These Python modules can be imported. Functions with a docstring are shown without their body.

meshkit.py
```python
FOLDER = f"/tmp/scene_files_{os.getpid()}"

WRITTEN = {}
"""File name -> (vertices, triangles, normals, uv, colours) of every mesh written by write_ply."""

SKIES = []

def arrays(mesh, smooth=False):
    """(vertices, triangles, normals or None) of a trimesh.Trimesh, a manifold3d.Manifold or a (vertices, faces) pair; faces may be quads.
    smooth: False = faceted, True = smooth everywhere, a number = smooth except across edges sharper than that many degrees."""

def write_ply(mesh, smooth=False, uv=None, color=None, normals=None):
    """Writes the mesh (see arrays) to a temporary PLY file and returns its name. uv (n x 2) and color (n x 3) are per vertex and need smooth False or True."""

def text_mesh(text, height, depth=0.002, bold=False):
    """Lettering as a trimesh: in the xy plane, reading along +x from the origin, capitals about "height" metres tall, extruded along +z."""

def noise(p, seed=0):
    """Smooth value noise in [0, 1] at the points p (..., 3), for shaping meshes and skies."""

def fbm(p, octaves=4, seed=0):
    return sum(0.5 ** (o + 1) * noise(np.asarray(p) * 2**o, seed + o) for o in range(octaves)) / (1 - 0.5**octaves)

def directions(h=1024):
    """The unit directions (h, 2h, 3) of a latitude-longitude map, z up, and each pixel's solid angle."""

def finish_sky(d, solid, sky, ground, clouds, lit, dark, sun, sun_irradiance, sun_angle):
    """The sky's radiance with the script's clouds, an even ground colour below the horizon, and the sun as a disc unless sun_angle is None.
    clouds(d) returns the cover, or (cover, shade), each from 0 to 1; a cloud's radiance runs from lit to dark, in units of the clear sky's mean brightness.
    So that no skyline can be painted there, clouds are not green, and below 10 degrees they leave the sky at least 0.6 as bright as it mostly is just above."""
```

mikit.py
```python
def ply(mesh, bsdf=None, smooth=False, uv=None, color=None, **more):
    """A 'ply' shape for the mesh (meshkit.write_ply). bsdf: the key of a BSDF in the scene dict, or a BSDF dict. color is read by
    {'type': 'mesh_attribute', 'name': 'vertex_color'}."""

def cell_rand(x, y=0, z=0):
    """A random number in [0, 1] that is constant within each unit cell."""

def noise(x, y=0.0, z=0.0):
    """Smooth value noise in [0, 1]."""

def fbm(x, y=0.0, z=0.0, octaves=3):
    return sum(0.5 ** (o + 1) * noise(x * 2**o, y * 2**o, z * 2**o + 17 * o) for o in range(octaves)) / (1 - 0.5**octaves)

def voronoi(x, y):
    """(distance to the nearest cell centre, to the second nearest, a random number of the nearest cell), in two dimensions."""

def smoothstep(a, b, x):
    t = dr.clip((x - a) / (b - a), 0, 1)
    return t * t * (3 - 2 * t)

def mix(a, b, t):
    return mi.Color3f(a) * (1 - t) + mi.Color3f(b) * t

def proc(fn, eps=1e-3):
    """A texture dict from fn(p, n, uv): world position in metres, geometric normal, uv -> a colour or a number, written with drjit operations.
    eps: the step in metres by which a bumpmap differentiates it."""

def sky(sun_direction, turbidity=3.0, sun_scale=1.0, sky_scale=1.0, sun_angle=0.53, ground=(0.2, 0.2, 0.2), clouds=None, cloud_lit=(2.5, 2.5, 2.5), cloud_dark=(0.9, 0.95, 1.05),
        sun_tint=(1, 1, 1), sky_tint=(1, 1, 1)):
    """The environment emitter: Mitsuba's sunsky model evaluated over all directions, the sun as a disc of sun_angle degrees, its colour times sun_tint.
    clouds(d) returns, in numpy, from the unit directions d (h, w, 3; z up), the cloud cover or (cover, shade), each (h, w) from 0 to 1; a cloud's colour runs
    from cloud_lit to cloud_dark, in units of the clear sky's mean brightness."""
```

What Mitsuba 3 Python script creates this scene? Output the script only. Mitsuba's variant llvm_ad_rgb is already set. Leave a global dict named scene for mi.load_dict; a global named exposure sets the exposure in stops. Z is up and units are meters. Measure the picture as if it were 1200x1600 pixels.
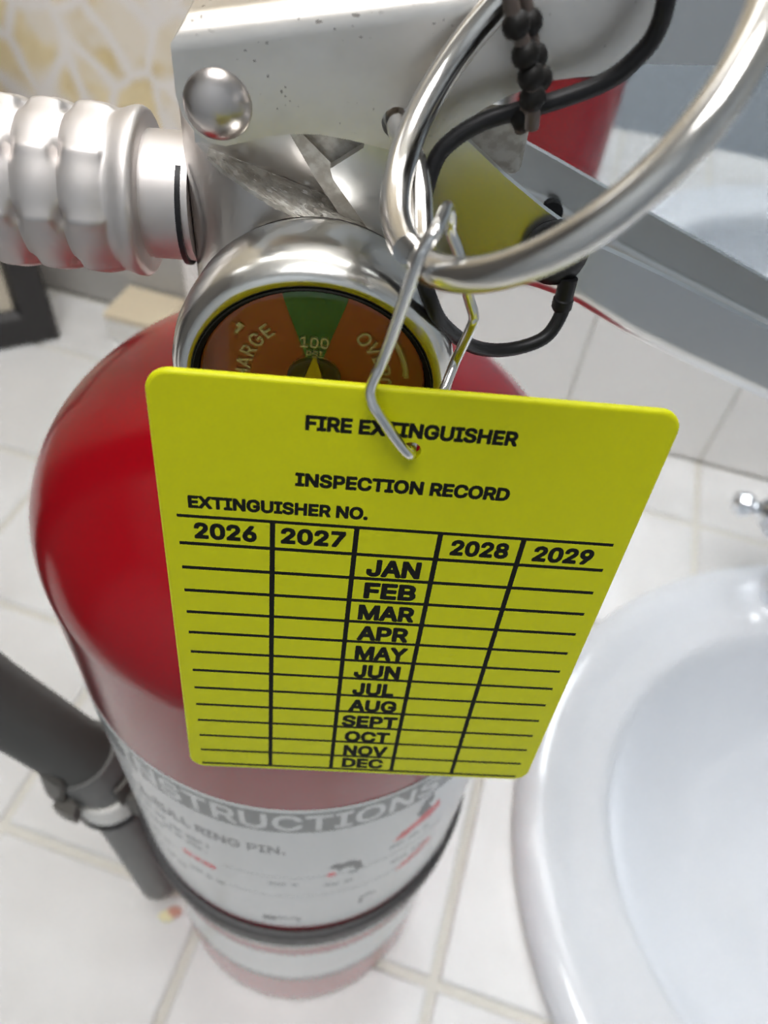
import math, random
import numpy as np, trimesh, mitsuba as mi, drjit as dr
import manifold3d as m3
import mikit, meshkit
from mikit import proc, noise, fbm, voronoi, smoothstep, mix
random.seed(7); np.random.seed(7)
T4 = mi.ScalarTransform4f
scene = {'type': 'scene'}
labels = {}
exposure = -0.03

# ------------------------------------------------------------------ camera (x right, y away, z up; origin = foot of the extinguisher)
CAM = np.array([0.005285, -0.104854, 0.388848])
RIGHT, DOWN, FWD = np.array([[0.996258, 0.003696, 0.086348], [0.058776, -0.761455, -0.645547], [0.063364, 0.648207, -0.758824]])
scene['camera'] = {'type': 'thinlens', 'fov': 2 * math.degrees(math.atan(600 / 1182.4)), 'fov_axis': 'x', 'near_clip': 0.01, 'far_clip': 50.0,
                   'aperture_radius': 0.00056, 'focus_distance': 0.096,
                   'to_world': T4().look_at(origin=CAM.tolist(), target=(CAM + FWD).tolist(), up=(-DOWN).tolist())}
# ------------------------------------------------------------------ room axes: A along the counter, B towards the mirror wall
A = np.array([0.9578, -0.2875, 0.0]); B = np.array([0.2875, 0.9578, 0.0]); UP = np.array([0, 0, 1.0])
ROOM = np.eye(4); ROOM[:3, 0] = A; ROOM[:3, 1] = B
WALL_B, TILE = 0.3694, 0.108
A0, B0 = 0.0716, -0.0268                       # one grout crossing of the counter
COUNTER_FRONT, COUNTER_L, COUNTER_R = -0.215, -0.80, 1.05
FLOOR_Z, CEIL_Z = -0.85, 1.55
ROOM_L, ROOM_R, ROOM_F = -1.8, 1.5, -1.25
VANITY_RAD, SCONCE_RAD, CEIL_RAD = 4.4, 5.0, 12.5

# ------------------------------------------------------------------ helpers
def tm(m):
    if hasattr(m, 'to_mesh'):
        q = m.to_mesh(); return trimesh.Trimesh(np.array(q.vert_properties[:, :3]), np.array(q.tri_verts), process=False)
    return m
def mani(m):
    m = m.copy(); m.merge_vertices()
    return m3.Manifold(m3.Mesh(np.asarray(m.vertices, np.float32), np.asarray(m.faces, np.uint32)))
def room(m):
    m = tm(m).copy(); m.apply_transform(ROOM); return m
def cat(*ms): return trimesh.util.concatenate([tm(m) for m in ms])
def key_for(k):
    if k not in scene: return k
    n = 1
    while f'{k}_{n:03d}' in scene: n += 1
    return f'{k}_{n:03d}'
used_roots = set()
def root(name):
    k, n = name, 1
    while k in used_roots: k = f'{name}_{n:03d}'; n += 1
    used_roots.add(k); return k
def put(key, mesh, mat, smooth=30, label=None, category=None, group=None, kind=None, **more):
    key = key_for(key)
    scene[key] = mikit.ply(tm(mesh), mat, smooth=smooth, **more)
    e = {}
    for a, b in (('label', label), ('category', category), ('group', group), ('kind', kind)):
        if b: e[a] = b
    if e: labels[key] = e
    return key
def thing(name, label, category, group=None):
    k = root(name); labels[k] = {'label': label, 'category': category}
    if group: labels[k]['group'] = group
    return k
def box(x0, x1, y0, y1, z0, z1):
    return m3.Manifold.cube([x1 - x0, y1 - y0, z1 - z0]).translate([x0, y0, z0])
def cbox(x0, x1, y0, y1, z0, z1, c):
    """box with chamfered edges"""
    p = []
    for sx in (0, 1):
        for sy in (0, 1):
            for sz in (0, 1):
                q = np.array([(x0, x1)[sx], (y0, y1)[sy], (z0, z1)[sz]]); s = np.array([1 - 2 * sx, 1 - 2 * sy, 1 - 2 * sz]) * c
                for k in range(3):
                    d = s.copy(); d[k] = 0; p.append(q + d)
    return m3.Manifold.hull_points(np.array(p, np.float64))
def rbox(x0, x1, y0, y1, z0, z1, r, seg=16):
    s = m3.Manifold.sphere(r, seg); parts = []
    for x in (x0 + r, x1 - r):
        for y in (y0 + r, y1 - r):
            for z in (z0 + r, z1 - r): parts.append(s.translate([x, y, z]))
    return m3.Manifold.batch_hull(parts)
def cs_of(poly):
    p = np.array(poly, float); x, y = p[:, 0], p[:, 1]
    if (x * np.roll(y, -1) - y * np.roll(x, -1)).sum() < 0: p = p[::-1]
    return m3.CrossSection([np.ascontiguousarray(p)])
def prism_y(poly, y0, y1):
    """polygon in (x, z) extruded along y"""
    cs = cs_of(poly)
    m = cs.extrude(y1 - y0)                      # (x, z, t)
    return m.transform(np.array([[1, 0, 0, 0], [0, 0, -1, y1], [0, 1, 0, 0]], float))
def cyl(p, q, r, n=32):
    p, q = np.array(p, float), np.array(q, float)
    return trimesh.creation.cylinder(radius=r, segment=[p, q], sections=n)
def spline(P, n=8):
    """Catmull-Rom through the points"""
    P = np.asarray(P, float); Q = np.vstack([2 * P[0] - P[1], P, 2 * P[-1] - P[-2]]); out = []
    for i in range(1, len(Q) - 2):
        a, b, c, d = Q[i - 1:i + 3]
        for t in np.linspace(0, 1, n, endpoint=False):
            out.append(.5 * (2 * b + (c - a) * t + (2 * a - 5 * b + 4 * c - d) * t * t + (3 * b - a - 3 * c + d) * t ** 3))
    out.append(P[-1]); return np.array(out)
def loft(rings, cap=True):
    """closed rings (k, n, 3) -> mesh"""
    R = np.asarray(rings, float); k, n = R.shape[:2]; v = R.reshape(-1, 3); f = []
    i = np.arange(n); j = (i + 1) % n
    for a in range(k - 1):
        f += list(np.c_[a * n + i, a * n + j, (a + 1) * n + j]) + list(np.c_[a * n + i, (a + 1) * n + j, (a + 1) * n + i])
    f = [list(x) for x in f]
    if cap:
        v = np.vstack([v, R[0].mean(0), R[-1].mean(0)])
        f += [[k * n, y, x] for x, y in zip(i, j)] + [[k * n + 1, (k - 1) * n + x, (k - 1) * n + y] for x, y in zip(i, j)]
    m = trimesh.Trimesh(v, np.array(f), process=False)
    if cap and m.volume < 0: m.invert()
    return m
def tube(P, r, n=16, cap=True):
    P = np.asarray(P, float); r = np.broadcast_to(r, len(P)); t = np.gradient(P, axis=0); t /= np.linalg.norm(t, axis=1, keepdims=True)
    a = np.cross(t[0], [0.31, 0.2, 0.93]); a /= np.linalg.norm(a); ang = np.linspace(0, 2 * np.pi, n, endpoint=False); rings = []
    for p, d, q in zip(P, t, r):
        a = a - d * (a @ d); a /= np.linalg.norm(a); b = np.cross(d, a)
        rings.append(p + q * (np.cos(ang)[:, None] * a + np.sin(ang)[:, None] * b))
    return loft(rings, cap)
def lathe(prof, n=96, origin=(0, 0, 0), axis=(0, 0, 1), start=None):
    """profile of (r, t) turned round the axis through the origin"""
    ax = np.array(axis, float); ax /= np.linalg.norm(ax); e = np.cross(ax, [1, 0, 0]) if abs(ax[0]) < .9 else np.cross(ax, [0, 1, 0])
    e /= np.linalg.norm(e); g = np.cross(ax, e); th = np.linspace(0, 2 * np.pi, n, endpoint=False)
    rings = [np.array(origin) + t * ax + max(r, 1e-6) * (np.cos(th)[:, None] * e + np.sin(th)[:, None] * g) for r, t in prof]
    return loft(rings, True)
def text(s, height, depth, bold=True, heavier=0.0):
    m = meshkit.text_mesh(s, height, depth, bold=bold)
    if heavier: m = tm(mani(m).slice(depth / 2).offset(heavier * height, m3.JoinType.Round, 2, 16).extrude(depth))
    return m

# ------------------------------------------------------------------ materials
def two(b): return {'type': 'twosided', 'bsdf': b}
def rgb(*c): return {'type': 'rgb', 'value': list(c)}
def lin(*c): return tuple(((x / 255 + .055) / 1.055) ** 2.4 if x > 10 else x / 255 / 12.92 for x in c)
def paint(name, c, rough=.5, spec=.5, **k):
    scene[name] = two({'type': 'principled', 'base_color': c if isinstance(c, dict) else rgb(*c), 'roughness': rough, 'specular': spec, **k}); return name
def metal(name, c, rough, bump=None, scale=1.0):
    b = {'type': 'principled', 'base_color': c if isinstance(c, dict) else rgb(*c), 'roughness': rough, 'metallic': 1.0}
    if bump: b = {'type': 'bumpmap', 'arbitrary': proc(bump, 2e-4), 'scale': scale, 'bsdf': b}
    scene[name] = two(b); return name
def tile_colour(p, n, uv):
    f = fbm(p.x * 14, p.y * 14, p.z * 14, 4); g = noise(p.x * 60, p.y * 60, p.z * 60)
    return mix((.61, .60, .59), (.68, .675, .67), smoothstep(.3, .7, f * .8 + g * .2))
paint('m_tile', proc(tile_colour), .30, .35)
paint('m_grout', (.58, .56, .51), .8, .2)
paint('m_splash', (.78, .77, .745), .22, .5)
paint('m_splash_grout', (.66, .645, .61), .7, .2)
paint('m_porcelain', (.68, .70, .735), .08, .5, clearcoat=.5, clearcoat_gloss=.95)
paint('m_wall_grey', (.56, .61, .67), .7, .2)
paint('m_wall_dark', (.20, .19, .18), .7, .2)
paint('m_ceiling', (.75, .75, .74), .8, .2)
paint('m_floor', (.62, .63, .64), .5, .3)
paint('m_trim', (.78, .74, .71), .4)
paint('m_base_grey', (.40, .385, .36), .6, .3)
def stone_paper(p, n, uv):
    a = p.x * A[0] + p.y * A[1]; z = p.z
    wx = (fbm(a * 22, z * 22, 3.1) - .5) * .020; wz = (fbm(a * 22, z * 22, 9.7) - .5) * .020
    d1, d2, r = voronoi((a + wx) / .031, (z + wz) / .037)
    body = mix((.82, .68, .42), (.68, .53, .27), smoothstep(.3, .75, fbm(a * 60, z * 60, 5.0) * .7 + r * .35))
    body = mix(body, (.82, .735, .61), smoothstep(.45, .72, fbm(a * 34 + 7, z * 34, 1.0)))
    return mix((.84, .785, .73), body, smoothstep(.0, .36, d2 - d1))
paint('m_stone_paper', proc(stone_paper), .6, .2)
scene['m_mirror'] = two({'type': 'conductor', 'material': 'Ag', 'specular_reflectance': rgb(.82, .88, .96)})
scene['m_red'] = two({'type': 'roughplastic', 'diffuse_reflectance': rgb(.46, .005, .015), 'int_ior': 1.48, 'alpha': .035, 'nonlinear': True})
paint('m_label_white', (.50, .50, .495), .22, .5)
paint('m_label_grey', (.12, .13, .13), .25, .5)
paint('m_ink_grey', (.16, .16, .16), .4)
paint('m_ink_red', (.55, .08, .09), .4)
paint('m_ink_pale', (.25, .26, .26), .4)
def brush(p, n, uv): return noise(p.x * 900, p.y * 900, p.z * 9000) * .6 + fbm(p.x * 500, p.y * 500, p.z * 500) * .4
def lever_colour(p, n, uv):
    f = fbm(p.x * 160, p.y * 160, p.z * 160, 4); s = smoothstep(.80, .86, noise(p.x * 2200, p.y * 2200, p.z * 2200)) * smoothstep(.55, .75, noise(p.x * 240, 2.0, p.z * 240))
    return mix(mix((.90, .855, .80), (.81, .765, .71), smoothstep(.3, .7, f)), (.20, .16, .13), s * .7)
metal('m_lever', proc(lever_colour), .36, brush, 2.5e-6)
metal('m_handle', (.76, .755, .74), .26, lambda p, n, uv: fbm(p.x * 700, p.y * 700, p.z * 700), 3e-6)
metal('m_body_metal', (.80, .765, .73), .26, lambda p, n, uv: fbm(p.x * 500, p.y * 500, p.z * 2500), 4e-6)
metal('m_coupling', (.69, .645, .62), .52, lambda p, n, uv: fbm(p.x * 900, p.y * 900, p.z * 900), 3e-6)
metal('m_bezel', (.80, .79, .76), .2, lambda p, n, uv: fbm(p.x * 400, p.y * 400, p.z * 400), 8e-6)
metal('m_steel', (.68, .66, .63), .15)
metal('m_rivet', (.66, .61, .58), .26)
metal('m_wire', (.80, .79, .78), .12)
metal('m_chrome', (.75, .77, .80), .06)
def cast_colour(p, n, uv):
    return mix((.42, .39, .34), (.62, .60, .55), smoothstep(.3, .7, fbm(p.x * 900, p.y * 900, p.z * 900, 4)))
paint('m_cast', proc(cast_colour), .6, .4, metallic=.5)
paint('m_black', (.008, .008, .009), .42, .3)
paint('m_bead', (.006, .005, .004), .5, .25)
paint('m_bead_link', (.075, .055, .045), .4, .5)
paint('m_hose', (.062, .062, .058), .55, .4)
paint('m_nozzle', (.13, .13, .125), .5, .4)
paint('m_clip', (.095, .09, .08), .45, .4, metallic=.4)
paint('m_strap_edge', (.50, .49, .48), .35, .5, metallic=.5)
scene['m_tag'] = two({'type': 'principled', 'base_color': rgb(.545, .55, .002), 'roughness': .42, 'specular': .25})
paint('m_ink', (.008, .008, .006), .6, .12)
paint('m_dial_red', (.46, .10, .04), .5)
paint('m_dial_green', (.05, .17, .05), .5)
paint('m_dial_print', (.75, .66, .34), .5)
paint('m_dial_hub', (.035, .028, .020), .4)
paint('m_needle', (.80, .62, .03), .4)
scene['m_lens'] = {'type': 'dielectric', 'int_ior': 1.49, 'ext_ior': 1.0}
paint('m_frame', (.018, .017, .017), .35, .5)
paint('m_mat_board', (.52, .46, .36), .7, .2)
paint('m_box_tan', (.62, .53, .39), .6, .2)
paint('m_box_white', (.72, .70, .66), .6, .2)
paint('m_scrap_yellow', (.70, .64, .40), .6)
paint('m_scrap_red', (.52, .26, .20), .6)
paint('m_cabinet', (.62, .60, .57), .5)

# ------------------------------------------------------------------ the room
S = dict(kind='structure', smooth=False)
W = .1
put('floor', room(box(ROOM_L - W, ROOM_R + W, ROOM_F - W, WALL_B + W, FLOOR_Z - W, FLOOR_Z)), 'm_floor', **S)
put('ceiling', room(box(ROOM_L - W, ROOM_R + W, ROOM_F - W, WALL_B + W, CEIL_Z, CEIL_Z + W)), 'm_ceiling', **S)
put('wall_back', room(box(ROOM_L - W, ROOM_R + W, WALL_B + .004, WALL_B + W, FLOOR_Z, CEIL_Z)), 'm_stone_paper', **S)
put('wall_front', room(box(ROOM_L - W, ROOM_R + W, ROOM_F - W, ROOM_F, FLOOR_Z, CEIL_Z)), 'm_wall_grey', **S)
put('wall_left', room(box(ROOM_L - W, ROOM_L, ROOM_F, WALL_B + .004, FLOOR_Z, CEIL_Z)), 'm_wall_dark', **S)
put('wall_right', room(box(ROOM_R, ROOM_R + W, ROOM_F, WALL_B + .004, FLOOR_Z, CEIL_Z)), 'm_wall_grey', **S)
TRIM_A0, TRIM_A1, SPLASH_Z = -.2365, -.2255, .118
put('trim_1', room(cbox(TRIM_A0, TRIM_A1, WALL_B - .010, WALL_B + .004, .0, .121, .0015)), 'm_trim', **S)
put('baseboard_back', room(cbox(COUNTER_L, TRIM_A0, WALL_B - .004, WALL_B + .004, 0, .072, .001)), 'm_base_grey', **S)

# the sink's outlines, in (A, B)
SO = (.3262, .0831, .2366, .2082); SI = (.3228, .0875, .1875, .1517)
def ell(e, k=0.0, z=0.0, n=160):
    t = np.linspace(0, 2 * np.pi, n, endpoint=False)
    return np.c_[e[0] + (e[2] + k) * np.cos(t), e[1] + (e[3] + k) * np.sin(t), np.full(n, z)]
sink_hole = m3.CrossSection([ell(SO, -.016)[:, :2]]).extrude(.4).translate([0, 0, -.2])
# backsplash tiles (parts of the back wall)
put('wall_back__grout_bed', room(box(TRIM_A1, COUNTER_R, WALL_B - .0035, WALL_B + .0045, 0, SPLASH_Z - .002)), 'm_splash_grout', smooth=False)
k0 = math.floor((TRIM_A1 - A0) / TILE)
a = A0 + k0 * TILE
while a < COUNTER_R:
    x0, x1 = max(a + .0007, TRIM_A1 + .0005), min(a + TILE - .0007, COUNTER_R)
    if x1 - x0 > .01: put('wall_back__tile', room(cbox(x0, x1, WALL_B - .007, WALL_B - .0015, .0004, .1110, .0006)), 'm_splash', smooth=False)
    if x1 - x0 > .01: put('wall_back__cap_tile', room(cbox(x0, x1, WALL_B - .009, WALL_B - .0015, .1118, SPLASH_Z, .0018)), 'm_splash', smooth=False)
    a += TILE
# the counter and its tiles
ct = thing('counter', 'white tiled bathroom counter under the fire extinguisher and sink', 'counter')
put(ct + '__bed', room(box(COUNTER_L, COUNTER_R, COUNTER_FRONT + .004, WALL_B - .0005, -.04, -.0022) - sink_hole), 'm_grout', smooth=False)
ia = range(math.floor((COUNTER_L - A0) / TILE), math.ceil((COUNTER_R - A0) / TILE))
ib = range(math.floor((COUNTER_FRONT - B0) / TILE), math.ceil((WALL_B - B0) / TILE))
rng = np.random.default_rng(3)
for i in ia:
    for j in ib:
        g = .0020
        x0, x1 = max(A0 + i * TILE + g, COUNTER_L), min(A0 + (i + 1) * TILE - g, COUNTER_R)
        y0, y1 = max(B0 + j * TILE + g, COUNTER_FRONT + .012), min(B0 + (j + 1) * TILE - g, WALL_B - .0074)
        if x1 - x0 < .006 or y1 - y0 < .006: continue
        dz = rng.uniform(-.0002, 0)
        t = cbox(x0, x1, y0, y1, -.006, dz, .0012)
        cor = np.array([(x, y) for x in (x0, x1) for y in (y0, y1)])
        d = np.hypot((cor[:, 0] - SO[0]) / (SO[2] - .016), (cor[:, 1] - SO[1]) / (SO[3] - .016))
        if d.max() < 1: continue
        if d.min() < 1.25: t = t - sink_hole
        if t.is_empty(): continue
        put(ct + '__tile', room(t), 'm_tile', smooth=False)
a = A0 + math.floor((COUNTER_L - A0) / TILE) * TILE
while a < COUNTER_R:
    x0, x1 = max(a + .002, COUNTER_L), min(a + TILE - .002, COUNTER_R)
    if x1 - x0 > .006: put(ct + '__edge_tile', room(cbox(x0, x1, COUNTER_FRONT, COUNTER_FRONT + .0105, -.045, 0, .003)), 'm_tile', smooth=False)
    a += TILE
cab = thing('vanity_cabinet', 'pale vanity cabinet carrying the white tiled counter', 'cabinet')
cabm = box(COUNTER_L + .02, COUNTER_R - .02, COUNTER_FRONT + .03, WALL_B - .002, FLOOR_Z, -.0402) - box(COUNTER_L + .04, COUNTER_R - .04, COUNTER_FRONT + .05, WALL_B - .02, FLOOR_Z + .1, .1)
put(cab + '__body', room(cabm), 'm_cabinet', smooth=False)
for q in range(4):
    w = (COUNTER_R - COUNTER_L - .04) / 4; x = COUNTER_L + .02 + q * w
    dk = put(cab + '__door', room(cbox(x + .006, x + w - .006, COUNTER_FRONT + .012, COUNTER_FRONT + .0298, FLOOR_Z + .09, -.06, .003)), 'm_cabinet', smooth=False)
    put(dk + '__knob', room(lathe([(.004, 0), (.004, .012), (.011, .016), (.011, .022), (.0, .025)], 24, (x + (w - .04 if q % 2 == 0 else .04), COUNTER_FRONT + .0122, -.14), (0, -1, 0))), 'm_chrome')
# mirror
mk = thing('wall_mirror', 'large frameless mirror on the wall above the tiled backsplash', 'mirror')
put(mk + '__glass', room(box(-.06, 1.0, WALL_B - .0015, WALL_B + .0035, SPLASH_Z + .001, .98)), 'm_mirror', smooth=False)

# ------------------------------------------------------------------ lamps (above the frame)
def lamp_bar(name, label, a0, a1, z0, z1, rad, depth=.11):
    k = thing(name, label, 'light fixture')
    put(k + '__backplate', room(cbox(a0 - .02, a1 + .02, WALL_B - .018, WALL_B + .003, z0 - .02, z1 + .02, .003)), 'm_chrome', smooth=False)
    put(k + '__diffuser', room(cbox(a0, a1, WALL_B - depth, WALL_B - .02, z0, z1, .012)), 'm_trim', smooth=False,
        emitter={'type': 'area', 'radiance': rgb(rad, rad, rad)})
lamp_bar('vanity_light', 'wide white diffuser lamp on the wall above the sink mirror', -.72, .52, 1.05, 1.15, VANITY_RAD)
lamp_bar('wall_sconce', 'small white diffuser lamp on the patterned wall left of the mirror', -1.60, -1.34, 1.30, 1.40, SCONCE_RAD)
ck = thing('ceiling_light', 'square white panel lamp on the bathroom ceiling', 'light fixture')
put(ck + '__frame', room(box(-.33, .33, -.66, .0, CEIL_Z - .02, CEIL_Z - .0005) - box(-.3, .3, -.63, -.03, CEIL_Z - .03, CEIL_Z - .004)), 'm_trim', smooth=False)
put(ck + '__diffuser', room(box(-.299, .299, -.629, -.031, CEIL_Z - .016, CEIL_Z - .006)), 'm_trim', smooth=False, emitter={'type': 'area', 'radiance': rgb(CEIL_RAD, CEIL_RAD, CEIL_RAD)})

# ------------------------------------------------------------------ sink and faucet
sk = thing('sink', 'white oval porcelain sink set into the tiled counter', 'sink')
mixe = lambda t, k=0: tuple(SO[i] * (1 - t) + SI[i] * t for i in range(4))
def inner(s): return (SI[0], SI[1], SI[2] * s, SI[3] * s)
rings = [ell(SO, -.014, -.012), ell(SO, -.004, -.0005), ell(SO, -.001, .002), ell(SO, 0, .005), ell(SO, -.001, .009), ell(SO, -.004, .0125), ell(SO, -.009, .0148), ell(SO, -.014, .0150),
         ell(SO, -.019, .0138), ell(SO, -.025, .0118), ell(mixe(.62), 0, .0100), ell(mixe(.85), 0, .0090), ell(inner(1.0), .002, .0080), ell(inner(1.0), -.001, .0062), ell(inner(1.0), -.004, .002), ell(inner(1.0), -.0075, -.006),
         ell(inner(.93), 0, -.022), ell(inner(.88), 0, -.045), ell(inner(.80), 0, -.075), ell(inner(.68), 0, -.102), ell(inner(.50), 0, -.121), ell(inner(.30), 0, -.130), (lambda c: c)(ell((SI[0], SI[1], .024, .024), 0, -.134)),
         ell((SI[0], SI[1], .024, .024), 0, -.150), ell((SI[0], SI[1], .034, .034), 0, -.150), ell(inner(.52), .006, -.130), ell(inner(.70), .008, -.110), ell(inner(.82), .009, -.082), ell(inner(.90), .009, -.050), ell(inner(.95), .008, -.024), ell(SO, -.0185, -.0125)]
R_ = np.array(rings); R_ = np.concatenate([R_, R_[:1]])
put(sk + '__basin', room(loft(R_, cap=False)), 'm_porcelain', smooth=True)
put(sk + '__drain', room(lathe([(.0, .0), (.020, .0), (.0232, .0015), (.0232, .003), (.019, .0036), (.016, .002), (.006, .0015), (.0, .0025)], 48, (SI[0], SI[1], -.139))), 'm_chrome')
fk = thing('faucet', 'chrome sink faucet with a white porcelain lever at the back of the sink', 'faucet')
def fp(a, b, z): return a * A + b * B + z * UP
base_c = fp(.2345, .2455, .0)
put(fk + '__escutcheon', lathe([(.0, .0098), (.0185, .0098), (.0185, .0130), (.0175, .017), (.0135, .024), (.0115, .034), (.0105, .046), (.0125, .054), (.0125, .060), (.0, .062)], 48, base_c), 'm_chrome')
tipd = fp(.172, .241, .081) - fp(.2335, .247, .072); tipd /= np.linalg.norm(tipd); L0 = fp(.2345, .247, .072)
put(fk + '__lever', lathe([(.0, -.016), (.012, -.014), (.0165, -.006), (.0175, .004), (.0172, .018), (.0160, .030), (.0140, .039), (.010, .0440), (.0, .045)], 48, L0, tipd), 'm_porcelain')
put(fk + '__lever_tip', lathe([(.0, .044), (.0075, .0445), (.0072, .047), (.0036, .050), (.0034, .053), (.0058, .056), (.0072, .060), (.0058, .064), (.0, .0665)], 40, L0, tipd), 'm_chrome')
put(fk + '__spout', tube(spline([fp(.3262, .262, .008), fp(.3262, .262, .05), fp(.3262, .255, .085), fp(.3262, .225, .10), fp(.3262, .185, .095), fp(.3262, .168, .078)], 8), .011, 24), 'm_chrome')
put(fk + '__spout_base', lathe([(.0, .008), (.024, .008), (.024, .012), (.018, .018), (.012, .024), (.0, .024)], 48, fp(.3262, .262, 0)), 'm_chrome')
put(fk + '__escutcheon', lathe([(.0, .0098), (.0185, .0098), (.0185, .0130), (.0175, .017), (.0135, .024), (.0115, .034), (.0105, .046), (.0125, .054), (.0125, .060), (.0, .062)], 48, fp(.4139, .2455, 0)), 'm_chrome')
tip2 = tipd - 2 * (tipd @ A) * A; L1 = fp(.4139, .247, .072)
put(fk + '__lever', lathe([(.0, -.016), (.012, -.014), (.0165, -.006), (.0175, .004), (.0172, .018), (.0160, .030), (.0140, .039), (.010, .0440), (.0, .045)], 48, L1, tip2), 'm_porcelain')
put(fk + '__lever_tip', lathe([(.0, .044), (.0075, .0445), (.0072, .047), (.0036, .050), (.0034, .053), (.0058, .056), (.0072, .060), (.0058, .064), (.0, .0665)], 40, L1, tip2), 'm_chrome')

# ------------------------------------------------------------------ picture frame, box, scrap
pf = thing('picture_frame', 'black picture frame with a beige mat standing on the counter', 'picture frame')
e = np.array([.903, .4297, 0]); nb = np.array([-.4297, .903, 0]); lean = .16
up = math.cos(lean) * UP + math.sin(lean) * nb; fn = np.cross(e, up)
FM = np.eye(4); FM[:3, 0] = e; FM[:3, 1] = -fn; FM[:3, 2] = up; FM[:3, 3] = np.array([-.2195, .3868, .0008])
fw, fh, bd, th = .17, .215, .0265, .016
fr = cbox(-fw, 0, 0, th, 0, fh, .002) - box(-fw + bd, -bd, -.01, th + .01, bd, fh - bd)
bev = m3.Manifold.hull_points(np.array([(x, y, z) for x, z, y in [(-fw + bd - .005, bd - .005, -.001), (-bd + .005, bd - .005, -.001), (-bd + .005, fh - bd + .005, -.001), (-fw + bd - .005, fh - bd + .005, -.001), (-fw + bd, bd, .006), (-bd, bd, .006), (-bd, fh - bd, .006), (-fw + bd, fh - bd, .006)]], float))
def place(m, M):
    m = tm(m).copy(); m.apply_transform(M); return m
put(pf + '__moulding', place(fr - bev, FM), 'm_frame', smooth=False)
put(pf + '__mat', place(box(-fw + bd - .003, -bd + .003, .0085, .0105, bd - .003, fh - bd + .003), FM), 'm_mat_board', smooth=False, label='beige mat board')
put(pf + '__backing', place(box(-fw + .01, -.01, .011, th - .001, .01, fh - .01), FM), 'm_frame', smooth=False)
bx = thing('small_box', 'small tan and white block lying on the counter against the wall', 'box')
bm = np.eye(4); bm[:3, 0] = A; bm[:3, 1] = B
put(bx + '__body', room(cbox(-.2880, -.2385, .322, .3625, .0, .020, .001)), 'm_box_white', smooth=False)
put(bx + '__lid', room(cbox(-.2885, -.238, .3215, .363, .0202, .026, .001)), 'm_box_tan', smooth=False, label='tan top')
sc = thing('paper_scrap', 'tiny crumpled yellow and red scrap on the counter beside the extinguisher foot', 'scrap')
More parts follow.
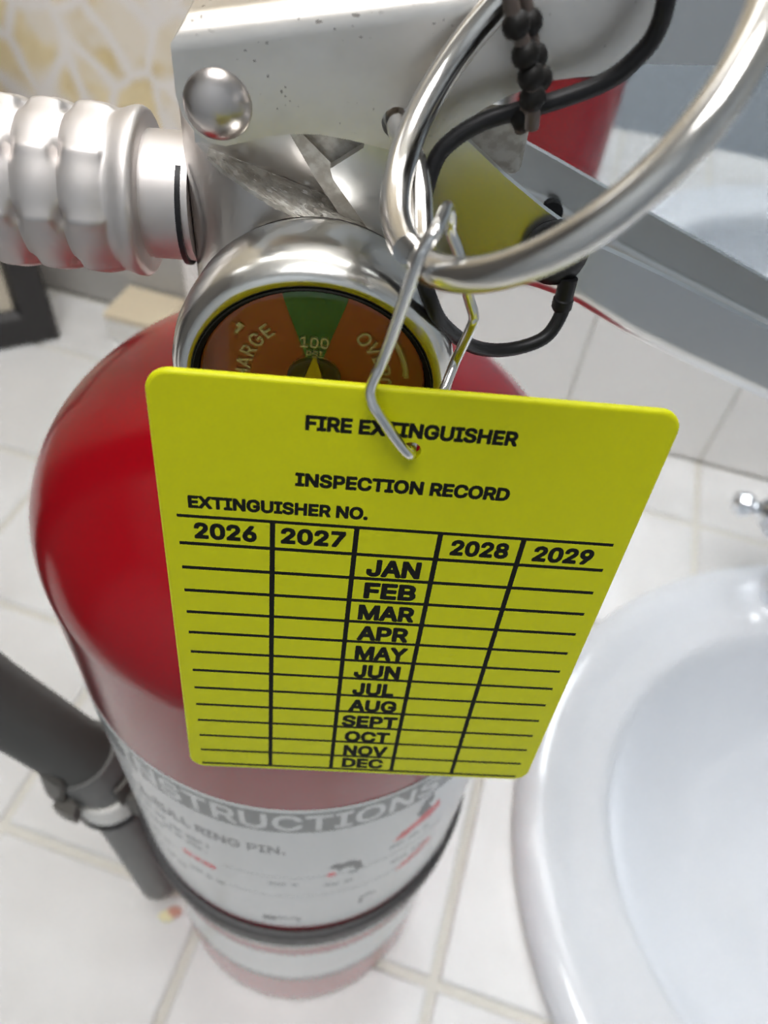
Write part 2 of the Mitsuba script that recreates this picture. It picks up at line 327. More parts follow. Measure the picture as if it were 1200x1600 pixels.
def crumple(c, s, seed):
    m = trimesh.creation.icosphere(3, 1.0); v = m.vertices; v = v * (.65 + .7 * meshkit.fbm(v * 2.2 + 9, 3, seed)[:, None]) * np.array(s); v[:, 2] -= v[:, 2].min(); m.vertices = v + np.array(c); return m
put(sc + '__sheet', crumple((-.0605, -.0222, 0), (.0035, .0025, .0015), 4), 'm_scrap_yellow')
put(sc + '__sheet', crumple((-.0572, -.0205, 0), (.0032, .0022, .0016), 5), 'm_scrap_red')

# ------------------------------------------------------------------ fire extinguisher
fx = thing('fire_extinguisher', 'red fire extinguisher with metal valve and round pressure gauge standing on the tiled counter', 'fire extinguisher')
RB, Z1, HD = .0534, .2722, .0318
prof = [(.0, .004), (.030, .003), (.046, .0012), (.0495, 0), (.0518, .0008), (.0530, .003), (RB, .006)] + [(RB, z) for z in np.linspace(.012, Z1, 24)]
prof += [(RB * math.cos(t), Z1 + HD * math.sin(t)) for t in np.linspace(.05, math.pi / 2 - .30, 28)] + [(.0150, .3034), (.0, .3034)]
body = lathe(prof, 192, (-.0005, 0, 0))
put(fx + '__cylinder', body, 'm_red', smooth=40, label='glossy red cylinder')
put(fx + '__collar', lathe([(.0, .2995), (.0205, .2995), (.0212, .3005), (.0212, .3055), (.0203, .3065), (.0, .3065)], 96), 'm_body_metal')
# label on the cylinder: thin curved sheets
def sheet(t0, t1, z0, z1, r=RB + .00012, n=64, th=.00012):
    t = np.radians(np.linspace(t0, t1, n)); rg = []
    for q in t:
        d = np.array([math.sin(q), -math.cos(q), 0]); rg.append([r * d + z0 * UP, (r + th) * d + z0 * UP, (r + th) * d + z1 * UP, r * d + z1 * UP])
    m = loft(np.array(rg)); m.apply_translation([-.0005, 0, 0]); return m
def on_cyl(m, tc, zc, r):
    """lay a flat lettering mesh (x right, y up, z out) round the cylinder"""
    m = m.copy(); v = m.vertices; t = np.radians(tc) + v[:, 0] / RB
    q = np.c_[(r + v[:, 2]) * np.sin(t) - .0005, -(r + v[:, 2]) * np.cos(t), zc + v[:, 1]]
    m.vertices = q; return m
def fine(m, l=.0015):
    v, f = trimesh.remesh.subdivide_to_size(m.vertices, m.faces, l); return trimesh.Trimesh(v, f, process=False)
def fit_text(s, w, h, depth, bold=True, heavier=0.0):
    m = text(s, h, depth, bold, heavier); x0, x1 = m.bounds[0][0], m.bounds[1][0]; v = m.vertices.copy(); v[:, 0] = (v[:, 0] - x0) / (x1 - x0) * w; m.vertices = v; return m
lb = put(fx + '__label', sheet(-61, 61, .139, .2375), 'm_label_white', smooth=40, label='white operating instructions label')
LR = RB + .00024
put(lb + '__band', sheet(-61, 61, .2245, .2360, LR, th=.00006), 'm_label_grey', smooth=40, label='grey heading band')
wm = math.radians(78) * RB
m = fit_text('INSTRUCTIONS', wm, .0082, .00008); m.vertices -= [wm / 2, 0, 0]
put(lb + '__heading', on_cyl(fine(m), -3.5, .2263, LR + .00007), 'm_label_white', smooth=False)
wm = math.radians(30) * RB; m = fit_text('1. PULL RING PIN.', wm * 1.35, .0048, .00008); m.vertices -= [wm * 1.35, 0, 0]
put(lb + '__lettering', on_cyl(fine(m), -1.0, .2095, LR), 'm_ink_grey', smooth=False)
random.seed(11)
def words(n, x0, x1):
    out, x = [], x0
    while x < x1:
        w = random.uniform(.0018, .005); out.append((x, min(x + w, x1))); x += w + .0012
    return out
# fine print too small to read: rows of short strokes
pieces = []
for t0, t1, z in [(-52, -33, .2075), (-52, -34, .2005), (-33, -21, .2000), (-36, -22, .1950), (-52, -36, .1905), (-50, -35, .178), (-30, -18, .171), (-48, -32, .165)]:
    for a, b in words(0, math.radians(t0) * RB, math.radians(t1) * RB):
        pieces.append(sheet(math.degrees(a / RB), math.degrees(b / RB), z, z + .0022, LR, 3, .00006))
for t0, t1, z in [(-6, 2, .184), (9, 17, .1815), (26, 38, .197), (28, 40, .182), (-18, 44, .1905), (-18, 44, .1735)]:
    h = .0004 if t1 - t0 > 30 else .0016
    for a, b in (words(0, math.radians(t0) * RB, math.radians(t1) * RB) if h > .001 else [(math.radians(t0) * RB, math.radians(t1) * RB)]):
        pieces.append(sheet(math.degrees(a / RB), math.degrees(b / RB), z, z + h, LR, 3 if h > .001 else 30, .00006))
put(lb + '__fine_print', cat(*pieces), 'm_ink_pale', smooth=False, kind='stuff')
put(lb + '__red_line', cat(*[sheet(t, t + w, .1828, .1858, LR, 3, .00006) for t, w in ((-31, 3), (-27.4, 2.2), (-24.6, 4))]), 'm_ink_red', smooth=False)
def blob(pts):
    q = cs_of(pts).extrude(.00008); m = tm(q); m.vertices[:] = m.vertices; return fine(m, .0015)
def picto(pts, t, z, key, mat):
    put(key, on_cyl(blob(np.array(pts) * .001), t, z, LR), mat, smooth=False)
picto([(-4.5, 6), (-3, 8.5), (-1, 7.4), (1, 8.8), (3.4, 6.0), (4.2, .5), (2.6, -1), (2.0, 2.5), (.6, 4), (-1.2, 3.8), (-1.6, 1.5), (-2.6, 4.6)], 14.5, .191, lb + '__pictogram', 'm_ink_grey')
picto([(-5.2, .5), (-4.4, 2.5), (-3.0, 2.5), (-2.8, .3), (-4, -.5)], 14.8, .190, lb + '__pictogram', 'm_ink_red')
picto([(1.0, -1.4), (2.5, -1.6), (3.2, 0), (2.2, 1.2), (.8, .4)], 14.5, .190, lb + '__pictogram', 'm_ink_pale')
picto([(-6, -3), (-4, 1), (0, 4), (2, 9), (4, 7), (5, 10), (6.5, 4), (4, 1), (0, 0), (-3, -3)], 33, .205, lb + '__pictogram', 'm_ink_red')
picto([(-1, 5), (0, 13), (2, 16), (3, 12), (2, 8), (3.4, 5), (1, 3)], 33, .208, lb + '__pictogram', 'm_ink_grey')
picto([(-5, -4), (-3, -1), (1, 2), (5, 6), (6, 4), (2, -1), (-2, -4)], 36, .176, lb + '__pictogram', 'm_ink_red')
picto([(-5.5, 0), (-5, 4), (5, 4), (5.5, 0), (4.4, 0), (4.2, 2.8), (-1, 2.6), (-2, .2)], -3, .1465, lb + '__pictogram', 'm_ink_grey')
picto([(-2.5, -3), (-2.5, 3), (0, 5), (2.4, 3), (2.4, 2), (0, 3.4), (-1.6, 2), (-1.6, -3)], 23, .157, lb + '__pictogram', 'm_ink_grey')
lb2 = put(fx + '__label', sheet(-61, 61, .0500, .0975), 'm_label_white', smooth=40, label='narrow white lower label')
put(lb2 + '__lower_line', sheet(-61, 61, .0500, .0555, LR, th=.00006), 'm_ink_pale', smooth=40)
# strap with the nozzle clip
def band(r0, r1, z0, z1, n=160):
    p = [(r0, z0), (r1 - .0003, z0), (r1, z0 + .0003), (r1, z1 - .0003), (r1 - .0003, z1), (r0, z1), (r0, z0)]
    th = np.linspace(0, 2 * np.pi, n, endpoint=False)
    return loft([np.c_[r * np.cos(th) - .0005, r * np.sin(th), z + .12 * (r * np.sin(th) + RB)] for r, z in p], cap=False)
st = put(fx + '__strap', band(RB + .0003, RB + .0022, .1225, .1335), 'm_black', smooth=30, label='black strap round the cylinder')
put(st + '__lower_edge', sheet(-61, 61, .1140, .1224, RB + .0004, 64, .0010), 'm_strap_edge', smooth=30)
# hose: from the coupling out to the left, then down through the clip
CL = np.array([-.0665, -.0105, .1500])
hose_pts = [(-.0450, 0, .3330), (-.0525, -.000, .3312), (-.066, -.001, .3225), (-.085, -.002, .300), (-.1000, -.005, .268), (-.0985, -.008, .232), (-.0885, -.010, .200), (-.0760, -.0108, .172), (-.0683, -.0108, .1540)]
put(fx + '__hose', tube(spline(hose_pts, 10), .0102, 40), 'm_hose', smooth=40, label='dark grey rubber hose')
put(fx + '__nozzle', tube(spline([(-.0690, -.0108, .156), (-.0668, -.0108, .146), (-.0655, -.0108, .130), (-.0648, -.0108, .105), (-.0640, -.0108, .060), (-.0635, -.0108, .018)], 6),
    np.r_[np.full(7, .0112), np.full(3, .0100), np.linspace(.0098, .0088, 21)][:31], 40), 'm_nozzle', smooth=40, label='grey plastic nozzle')
# clip: a C of sheet metal round the nozzle, fixed to the strap
def c_clip(c, r0, r1, z0, z1, a0, a1, n=40):
    th = np.radians(np.linspace(a0, a1, n)); rg = []
    for q in th:
        d = np.array([math.cos(q), math.sin(q), 0]); rg.append([c + r0 * d + z0 * UP, c + r1 * d + z0 * UP, c + r1 * d + z1 * UP, c + r0 * d + z1 * UP])
    return loft(np.array(rg))
clip = cat(c_clip(np.array([-.0665, -.0108, 0]), .0113, .0126, .136, .1475, -45, 255),
           tm(box(-.0585, -.0535, -.018, -.004, .122, .139)),
           c_clip(np.array([-.0665, -.0108, 0]), .0126, .0160, .1400, .1475, 235, 262, 10),
           tm(m3.Manifold.batch_hull([m3.Manifold.sphere(r, 12).translate(list(p)) for p, r in (((-.0748, -.0200, .1640), .0016), ((-.0712, -.0215, .1600), .0016), ((-.0762, -.0205, .1500), .0014), ((-.0738, -.0225, .1390), .0007))])),
           tube(spline([(-.0580, .0010, .150), (-.0560, .0040, .158), (-.0540, .0075, .156)], 6), .0030, 12))
put(fx + '__nozzle_clip', clip, 'm_clip', smooth=30, label='grey spring clip holding the nozzle')
put(fx + '__nozzle_collar', lathe([(.0, 0), (.0108, 0), (.0112, .0006), (.0112, .0115), (.0108, .012), (.0, .012)], 48, (-.0655, -.0108, .1232)), 'm_box_white', smooth=30, label='light grey collar of the nozzle')
put(fx + '__clip_ring', lathe([(.0102, -.0012), (.0118, -.0012), (.0122, 0), (.0118, .0012), (.0102, .0012), (.0102, -.0012)], 48, (-.0653, -.0108, .122)), 'm_black', smooth=30)

# valve body: neck with milled flats above a slanting ledge
neck = mani(lathe([(.0, .3062), (.0182, .3062), (.0182, .3525), (.0, .3525)], 160, (.0003, 0, 0)))
led = lambda x: .3396 - .33 * (x - .0045)
flat = prism_y([(-.03, led(-.03)), (.03, led(.03)), (.03, .37), (-.03, .37)], -.03, -.0106) + prism_y([(-.03, led(-.03)), (.03, led(.03)), (.03, .37), (-.03, .37)], .0106, .03)
vb = neck - flat
ledge = (neck ^ prism_y([(-.0128, led(-.0128) - .0004), (.03, led(.03) - .0006), (.03, led(.03) + .00012), (-.0128, led(-.0128) + .00012)], -.03, -.0107))
lt = tm(ledge); lt = trimesh.Trimesh(*trimesh.remesh.subdivide_to_size(lt.vertices, lt.faces, .0006)); lt.merge_vertices()
dv = (meshkit.fbm(lt.vertices * 1400, 3) - .5) * .0007; lt.vertices = lt.vertices + np.c_[np.zeros(len(dv)), -np.abs(dv) * .5, dv]
put(fx + '__valve_body', vb, 'm_body_metal', smooth=30, label='aluminium valve body')
put(fx + '__valve_body__cast_ledge', lt, 'm_cast', smooth=40, label='rough cast ledge')
# hose outlet
put(fx + '__outlet', cyl((-.0170, 0, .3331), (-.0300, 0, .3330), .0086, 64), 'm_coupling', smooth=30)
put(fx + '__outlet__gasket', lathe([(.0, 0), (.0087, 0), (.0087, .0007), (.0, .0007)], 64, (-.0179, -.0004, .3327), (-1, 0, 0)), 'm_black', smooth=30)
def coupling():
    rg = []; n = 160; th = np.linspace(0, 2 * np.pi, n, endpoint=False)
    xs = np.concatenate([[0, 0, .0003, .0008], np.linspace(.0012, .0229, 70), [.0232, .0234, .0234]]); X0 = .0236
    for i, x in enumerate(xs):
        u = (x - .0038) / .0059
        fac = np.abs(np.cos(4 * (th + .50)))                       # eight facets with raised creases between
        if x < .0038: base = np.full(n, .0113 - .0006 * smooth01((x - .0012) / .0026)) ; w = .15 * smooth01((x - .001) / .003)
        else:
            base = np.full(n, .0107 + .00075 * abs(math.sin(math.pi * u)) ** .8); w = 1.0
        dent = .0006 * (1 - fac) ** 2.2
        groove = -.0011 * np.exp(-(fac / .42) ** 2) * (math.exp(-((u - round(u)) / .11) ** 2) if x >= .006 else 0)
        r = base + w * (dent * .9 - .0002 + groove)
        if i == 0: r = np.full(n, .0087)
        if i == 1: r = r - .0008
        if i == 2: r = r - .0003
        if i == len(xs) - 2: r = r - .0006
        if i == len(xs) - 1: r = np.full(n, .0098)
        rg.append(np.c_[np.full(n, -X0 - x), r * np.cos(th), .3331 + r * np.sin(th)])
    return loft(rg)
def smooth01(t): t = min(max(t, 0), 1); return t * t * (3 - 2 * t)
put(fx + '__hose_coupling', coupling(), 'm_coupling', smooth=40, label='crimped aluminium hose coupling')

# operating lever: inverted channel, rising to the right
def u_section(y0, y1, z0, z1, r, t):
    s = m3.CrossSection.square([1, 1])
    out = m3.CrossSection([np.array([(y0 + r, z0), (y1 - r, z0), (y1 - r, z1 - r), (y0 + r, z1 - r)])]).offset(r, m3.JoinType.Round, 2, 48)
    return out - out.offset(-t, m3.JoinType.Round, 2, 48)
def channel_x(cs, x0, x1, shear=0.0, z_ref=0.0):
    m = cs.extrude(x1 - x0)                       # (y, z, t) -> x = x0 + t
    m = m.transform(np.array([[0, 0, 1, x0], [1, 0, 0, 0], [0, 1, 0, 0]], float))
    return m.transform(np.array([[1, 0, 0, 0], [0, 1, 0, 0], [shear, 0, 1, z_ref]], float))
ch = channel_x(u_section(-.018, .018, .330, .3640, .0030, .0018), -.03, .06, .20)
outline = [(-.0145, .3590), (-.0145, .3540), (-.0140, .3520), (-.0128, .3503), (-.0112, .3493), (-.0095, .3491), (-.0075, .3497), (-.0047, .3506), (-.002, .3511), (.001, .3513), (.0045, .3510), (.0083, .3504), (.0112, .35005), (.0131, .3503), (.0148, .3517),
           (.0166, .3538), (.0187, .3556), (.0211, .3571), (.0248, .3589), (.0280, .3596), (.0304, .3600), (.0328, .3609), (.0342, .3621), (.0350, .3640), (.0352, .375), (-.0118, .375), (-.0125, .3618), (-.0132, .3606)]
ch = ch ^ prism_y(outline, -.05, .05)
ch = ch - mani(cyl((.0095, -.05, .3533), (.0095, .05, .3533), .0017, 48))
lk = put(fx + '__operating_lever', ch, 'm_lever', smooth=25, label='brushed metal operating lever')
grip = channel_x(u_section(-.0115, .0115, .340, .3640, .0030, .0018), .028, .125, .20) ^ prism_y([(.028, .3625), (.034, .3592), (.045, .3600), (.060, .3622), (.085, .3660), (.125, .3740), (.125, .40), (.028, .40)], -.05, .05)
put(lk + '__grip', grip, 'm_handle', smooth=25)
for s in (-1, 1):
    put(lk + '__rivet', lathe([(.0, -.0004), (.0037, -.0004), (.00375, .0001), (.0036, .0005), (.0031, .0010), (.0024, .00145), (.0015, .00175), (.0007, .00188), (.0, .0019)], 64, (-.0101, s * .018, .3535), (0, s, 0)), 'm_rivet', smooth=50, label='domed rivet head')
# carry handle: channel open at the top, sloping down to the right
HX = np.array([.0131, .0175, .0230, .0296, .0364, .0460, .0550, .0644, .0800, .1000, .1300])
ZTn = np.array([.3545, .3515, .3475, .3433, .3397, .3363, .3328, .3292, .3232, .3160, .3060])
ZTf = np.array([.3495, .3470, .3440, .3410, .3383, .3343, .3305, .3268, .3203, .3122, .3005])
ZB = np.array([.3322, .3321, .3320, .3318, .3298, .3249, .3212, .3176, .3116, .3045, .2945])
xs = np.linspace(HX[0], HX[-1], 60)
def sect(x):
    zt, zf, zb = np.interp(x, HX, ZTn), np.interp(x, HX, ZTf), np.interp(x, HX, ZB); yn, yf, t, r = -.0160, .0110, .0014, .0034
    c = lambda cy, cz, rr, a0, a1: [(cy + rr * math.cos(q), cz + rr * math.sin(q)) for q in np.linspace(a0, a1, 9)]
    p = [(yn, zt)] + c(yn + r, zb + r, r, math.pi, 1.5 * math.pi) + c(yf - r, zb + r, r, -math.pi / 2, 0) + [(yf, zf), (yf - t, zf)]
    p += c(yf - r, zb + r, r - t, 0, -math.pi / 2) + c(yn + r, zb + r, r - t, 1.5 * math.pi, math.pi) + [(yn + t, zt)]
    return [(x, y, z) for y, z in p]
def strip_loft(secs):
    """loft with ear-clipped end caps (the section is not convex)"""
    m = loft(secs, cap=False); k, n = len(secs), len(secs[0]); s = np.array(secs[0])[:, 1:]
    import mapbox_earcut as ec
    tri = ec.triangulate_float64(s, np.array([n], np.uint32)).reshape(-1, 3).astype(int)
    f = np.vstack([m.faces, tri, tri[:, ::-1] + (k - 1) * n]); m = trimesh.Trimesh(m.vertices, f, process=False); trimesh.repair.fix_normals(m); return m
try:
    hm = strip_loft([sect(x) for x in xs])
except Exception:
    hm = loft([sect(x) for x in xs], cap=False)
hk = put(fx + '__carry_handle', hm, 'm_handle', smooth=30, label='aluminium carrying handle')
put(hk + '__side_plate', prism_y([(.0133, .3323), (.0133, .3535), (.0064, .3535), (.0060, .3494), (.0022, .3466), (.0026, .3454), (.0086, .3376)], -.0160, -.0146), 'm_handle', smooth=False)
put(hk + '__bracket', prism_y([(-.0016, .3500), (.0024, .3464), (.0088, .3376), (.0135, .3326), (.0126, .3296), (.0066, .3358), (.0006, .3442), (-.0026, .3494)], -.0143, -.0107) + prism_y([(-.0016, .3500), (-.0010, .3525), (.0080, .3525), (.0080, .3470), (.0030, .3450)], -.0134, -.0107), 'm_cast', smooth=False)
put(hk + '__link', rbox(.012, .0265, -.0085, -.0060, .3440, .3520, .0012), 'm_cast', smooth=40)
put(hk + '__button', lathe([(.0, -.001), (.0036, -.001), (.0041, .0002), (.0042, .0014), (.0036, .0026), (.0022, .0032), (.0, .0033)], 48, (.0312, -.0161, .3388), (0, -1, 0)), 'm_black', smooth=50, label='round black plug in the handle')
put(hk + '__button_stub', cyl((.0363, .0080, .3312), (.0363, .0099, .3312), .0018, 24), 'm_black')

# gauge
GC = np.array([.0015, -.0172, .3258]); GA = (0, -1, 0)
gk = fx + '__gauge'
put(gk, lathe([(.0, 0), (.0145, 0), (.0160, .0012), (.0171, .0040), (.0177, .0075), (.0179, .0100), (.0177, .0122), (.0171, .0138), (.0163, .0147), (.0154, .0149), (.0147, .0144), (.0143, .0134), (.0142, .0108), (.0, .0108)], 160, GC, GA), 'm_bezel', smooth=50, label='round metal pressure gauge')
put(fx + '__gauge_stem', cyl((.0015, -.0100, .3258), (.0015, -.0173, .3258), .0065, 32), 'm_body_metal')
yd = GC[1] - .0111
def dial_pos(r, ang, y): return np.array([GC[0] + r * math.sin(ang), y, GC[2] + r * math.cos(ang)])
def sector(r0, r1, a0, a1, y, th=.00015, n=40):
    a = np.radians(np.linspace(a0, a1, n)); rg = []
    for q in a: rg.append([dial_pos(r0, q, y), dial_pos(r1, q, y), dial_pos(r1, q, y - th), dial_pos(r0, q, y - th)])
    return loft(np.array(rg))
put(gk + '__dial', lathe([(.0, 0), (.0141, 0), (.0141, .0003), (.0, .0003)], 96, (GC[0], yd, GC[2]), GA), 'm_dial_red', label='red dial face')
put(gk + '__gasket', lathe([(.01385, .0108), (.01425, .0108), (.0146, .01435), (.0149, .0147), (.0148, .0150), (.0142, .0143), (.01385, .0108)], 96, GC, GA), 'm_ink', label='dark seal inside the rim')
y1 = yd - .0004
put(gk + '__green_zone', sector(.0034, .0140, -18, 18, y1), 'm_dial_green', smooth=False, label='green zone of the dial')
put(gk + '__hub', lathe([(.0, 0), (.0034, 0), (.0034, .0004), (.0031, .0006), (.0, .0006)], 64, (GC[0], y1, GC[2]), GA), 'm_dial_hub')
def dial_text(m, r, a):
    """lettering with its middle at radius r and angle a (degrees, clockwise from the top), upright there"""
    m = m.copy(); v = m.vertices - [(m.bounds[0][0] + m.bounds[1][0]) / 2, 0, 0]; a = math.radians(a)
    ex = np.array([math.cos(a), 0, -math.sin(a)]); ez = np.array([math.sin(a), 0, math.cos(a)])
    m.vertices = np.array([GC[0], y1 - .00016, GC[2]]) + v[:, :1] * ex + (v[:, 1:2] + r) * ez - v[:, 2:] * np.array([0, 1, 0]); return m
put(gk + '__number', dial_text(text('100', .0014, .00006), .0050, 0), 'm_dial_print', smooth=False)
put(gk + '__lettering', dial_text(text('PSI', .0009, .00006), .0036, 0), 'm_dial_print', smooth=False)
def arc_word(s, r, a0, step, h): return cat(*[dial_text(text(c, h, .00006), r, a0 + i * step) for i, c in enumerate(s)])
put(gk + '__lettering', arc_word('RECHARGE', .0080, -124, 12, .0017), 'm_dial_print', smooth=False)
put(gk + '__lettering', arc_word('OVERCHARGED', .0080, 42, 11.5, .0017), 'm_dial_print', smooth=False)
put(gk + '__mark', sector(.0112, .0118, 55, 84, y1 - .00016, .0001), 'm_dial_print', smooth=False)
put(gk + '__mark', cat(sector(.0110, .0118, -52, -49, y1 - .00016, .0001, 4), sector(.0110, .0114, -57, -49, y1 - .00016, .0001, 8)), 'm_dial_print', smooth=False)
put(gk + '__needle', prism_y([(GC[0] - .0016, GC[2] - .0008), (GC[0] + .0016, GC[2] - .0008), (GC[0] + .00025, GC[2] + .0042), (GC[0] - .00005, GC[2] + .0042)], y1 - .0012, y1 - .0009), 'm_needle', smooth=False, label='yellow needle')
put(gk + '__lens', lathe([(.0, 0), (.01400, 0), (.01400, .0006), (.0134, .0010), (.0100, .0014), (.0060, .0017), (.0, .0018)], 128, (GC[0], yd - .0022, GC[2]), GA), 'm_lens', smooth=50, label='clear gauge lens')

# ------------------------------------------------------------------ pull ring
RC, RN, RR = np.array([.0212, -.0366, .3649]), np.array([-.7382, -.162, .6548]), .0176
RN = RN / np.linalg.norm(RN); e1 = np.cross(RN, UP); e1 /= np.linalg.norm(e1); e2 = np.cross(RN, e1)
def rp(t): t = math.radians(t); return RC + RR * (math.cos(t) * e1 + math.sin(t) * e2)
arc = [rp(t) for t in np.linspace(97, -248, 150)]                     # from the cut end round to the other side
tail = [np.array(p) for p in [(.01207, -.03895, .3503), (.01203, -.0347, .3507), (.0118, -.0305, .3519), (.0112, -.0262, .3530), (.0103, -.0220, .3533), (.0095, -.0170, .3533), (.0095, 0, .3533), (.0095, .022, .3533)]]
pk = thing('pull_pin', 'steel safety pin with a large wire pull ring through the extinguisher lever', 'pull pin')
put(pk + '__ring', tube(arc, .0015, 32), 'm_steel', smooth=40, label='shiny steel wire pull ring')
put(pk + '__pin', tube(spline([rp(-246), rp(-252)] + tail, 10), .0013, 24), 'm_steel', smooth=40, label='steel pin')

# ------------------------------------------------------------------ retaining cord and tamper tie
ck2 = thing('retaining_cord', 'thin black cord looped behind the pull ring to the carrying handle', 'cord')
cord = [(.0325, -.0215, .380), (.0325, -.0240, .37069), (.03299, -.0235, .36653), (.03219, -.023, .36383), (.02969, -.0225, .36093), (.02413, -.0225, .35831), (.01853, -.0225, .35623), (.01485, -.0230, .35369), (.01340, -.0240, .35127), (.01270, -.0262, .34707),
        (.01300, -.0290, .34311), (.01450, -.0305, .3396), (.01682, -.0290, .33514), (.02183, -.0250, .32932), (.02708, -.0225, .32742), (.03179, -.0210, .32861), (.03358, -.0195, .33159), (.03342, -.0188, .3340)]
put(ck2 + '__line', tube(spline(cord, 10), .00092, 20), 'm_black', smooth=50)
put(ck2 + '__ferrule', lathe([(.0, 0), (.0011, 0), (.00135, .0004), (.00135, .0016), (.0012, .0018), (.0012, .0046), (.0, .0046)], 32, (.03352, -.0190, .3318), (-.02, .10, 1)), 'm_black', smooth=30)
bk = thing('tamper_tie', 'black beaded plastic tie hanging over the pull ring and cord', 'tie')
s1 = [(.0172, -.0262, .3705), (.01761, -.0262, .36923), (.01839, -.0262, .36749), (.019, -.0262, .36633), (.01983, -.0262, .36504), (.02056, -.0262, .36371), (.02111, -.0262, .36266), (.02155, -.0262, .36157), (.02192, -.0262, .36056), (.02218, -.0260, .35946), (.02253, -.0258, .35829), (.02273, -.0255, .35719)]
s2 = [(.0186, -.0235, .3700), (.01931, -.0238, .36841), (.0204, -.0238, .3663), (.0211, -.0238, .36467), (.0218, -.0238, .36306), (.02264, -.0238, .36167), (.02286, -.0238, .36021), (.02251, -.0235, .35835), (.02195, -.0228, .35673), (.0224, -.0226, .3556)]
put(bk + '__strand', tube(spline(s1, 8), .00075, 16), 'm_bead_link', smooth=50, label='brown strand between the beads')
put(bk + '__strand', tube(spline(s2, 8), .00075, 16), 'm_bead_link', smooth=50)
def bead(c, d): 
    d = np.array(d, float); d /= np.linalg.norm(d)
    return lathe([(.0, -.0012), (.0007, -.0011), (.0012, -.0006), (.00135, 0), (.0012, .0006), (.0007, .0011), (.0, .0012)], 24, c, d)
dn = (.0006, .0002, -.0012)
for c in [(.01905, -.0262, .36620), (.02045, -.0262, .36385), (.02140, -.0262, .36205), (.02205, -.0260, .36010)]: put(bk + '__bead', bead(c, dn), 'm_bead', smooth=60)
for c in [(.0206, -.0238, .3658), (.0218, -.0238, .3630), (.02275, -.0238, .3611), (.0222, -.0230, .3570)]: put(bk + '__bead', bead(c, dn), 'm_bead', smooth=60)

# ------------------------------------------------------------------ inspection tag and its hook
TO, TU, TV = np.array([-.014849, -.045185, .338793]), np.array([.99984, 0, -.017893]), np.array([-.017713, -.141608, -.989764])
TV = TV - TU * (TV @ TU); TV /= np.linalg.norm(TV); TN = np.cross(TU, TV); TN *= -np.sign(TN @ [0, 1, 0])   # towards the camera
TW, TH, TT = .0565, 1.3357 * .0565, .0011
TMX = np.eye(4); TMX[:3, 0] = TU; TMX[:3, 1] = -TV; TMX[:3, 2] = TN; TMX[:3, 3] = TO      # x right, y up (0 at the top edge), z to the viewer (0 = face)
tg = thing('inspection_tag', 'yellow plastic inspection record tag hanging from the pull ring by a wire hook', 'tag')
cr = .0027
def rrect(k): return m3.CrossSection([np.array([(cr, -TH + cr), (TW - cr, -TH + cr), (TW - cr, -cr), (cr, -cr)])]).offset(cr - k, m3.JoinType.Round, 2, 64)
hole = m3.CrossSection.circle(.00118, 40).translate([.4955 * TW, -.1350 * TW])
E_ = .00045
pts3 = []
for q in np.linspace(0, math.pi / 2, 7):
    k, z = E_ * (1 - math.sin(q)), E_ * (1 - math.cos(q))
    poly = rrect(k).to_polygons()[0]
    pts3 += [np.c_[poly, np.full(len(poly), -z)], np.c_[poly, np.full(len(poly), -TT + z)]]
plate = m3.Manifold.hull_points(np.vstack(pts3).astype(np.float64)) - hole.extrude(.01).translate([0, 0, -.005])
put(tg + '__plate', place(plate, TMX), 'm_tag', smooth=35, label='yellow plastic plate')
INK = .00006
def rule(u0, u1, v0, v1): return tm(box(u0 * TW, u1 * TW, -v1 * TW, -v0 * TW, -.00002, INK))
def tag_text(s, u0, u1, v, h):
    m = fit_text(s, (u1 - u0) * TW, h * TW, INK + .00002, heavier=.045); m.vertices += [u0 * TW, -(v - .004) * TW, -.00002]
    put(tg + '__lettering', place(m, TMX), 'm_ink', smooth=False)
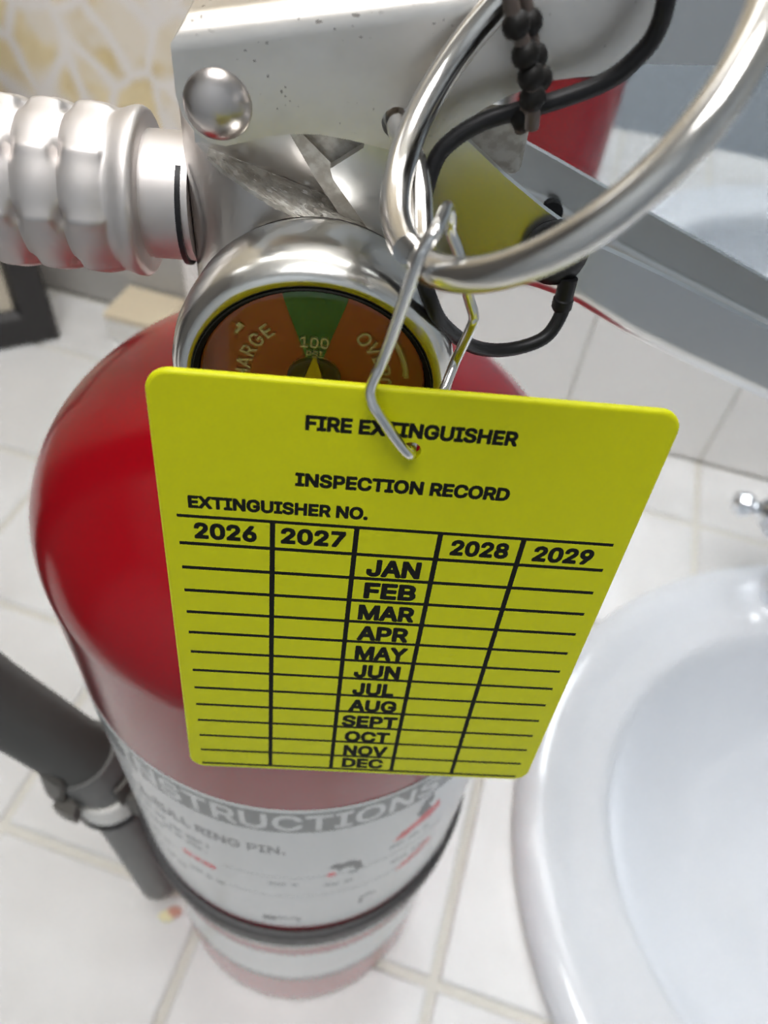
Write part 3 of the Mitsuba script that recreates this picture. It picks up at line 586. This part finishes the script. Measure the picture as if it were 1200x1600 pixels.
for r in [('FIRE EXTINGUISHER', .2913, .6966, .1064, .0300), ('INSPECTION RECORD', .2760, .7101, .2448, .0300), ('EXTINGUISHER NO.', .0606, .4288, .3230, .0292),
          ('2026', .0683, .1991, .4080, .0400), ('2027', .2500, .3873, .4065, .0400), ('2028', .6152, .7422, .4080, .0400), ('2029', .7978, .9312, .4095, .0400),
          ('JAN', .4396, .5600, .4895, .0460), ('FEB', .4400, .5597, .5635, .0460), ('MAR', .4332, .5651, .6390, .0460), ('APR', .4370, .5603, .7145, .0460), ('MAY', .4373, .5660, .7900, .0460),
          ('JUN', .4409, .5585, .8645, .0460), ('JUL', .4431, .5521, .9405, .0460), ('AUG', .4387, .5663, 1.0150, .0460), ('SEPT', .4253, .5771, 1.0890, .0460), ('OCT', .4381, .5639, 1.1655, .0460),
          ('NOV', .4390, .5651, 1.2375, .0460), ('DEC', .4396, .5596, 1.3035, .0440)]: tag_text(*r)
V0, V1, DV = .3444, .4230, .07438
UC = (.2321, .4089, .5873, .7678); lw = .0085
put(tg + '__rule', place(rule(.0354, .9639, V0 - .0038, V0 + .0038), TMX), 'm_ink', smooth=False)
for k in range(13):
    put(tg + '__rule', place(rule(.0354, .9639, V1 + k * DV - lw / 2 + (-.003 if k == 12 else 0), V1 + k * DV + lw / 2 - (.003 if k == 12 else 0)), TMX), 'm_ink', smooth=False)
for u in UC: put(tg + '__rule', place(rule(u - .0056, u + .0056, V0, V1 + 12 * DV - .003), TMX), 'm_ink', smooth=False)
wk = thing('wire_hook', 'bent steel wire hook joining the yellow tag to the pull ring', 'hook')
hp = [(.0134, -.0434, .32985), (.01307, -.0460, .3308), (.01285, -.04722, .33113), (.01141, -.0474, .33303), (.00897, -.0471, .33673), (.00833, -.0468, .33772), (.00801, -.0463, .33901), (.00841, -.0461, .34078), (.00915, -.0460, .3434), (.01085, -.0472, .3537), (.01140, -.0472, .3555),
      (.01215, -.0466, .3567), (.01300, -.0430, .3561), (.01377, -.03900, .3550), (.01440, -.0380, .3532), (.01473, -.03753, .35161), (.01593, -.03734, .34923), (.0176, -.03675, .3446), (.01865, -.03667, .34212), (.01868, -.03677, .34072), (.01775, -.03650, .33587), (.01629, -.0396, .33311), (.01413, -.0411, .32871)]
put(wk + '__wire', tube(spline(hp, 8), .00058, 20), 'm_wire', smooth=50)
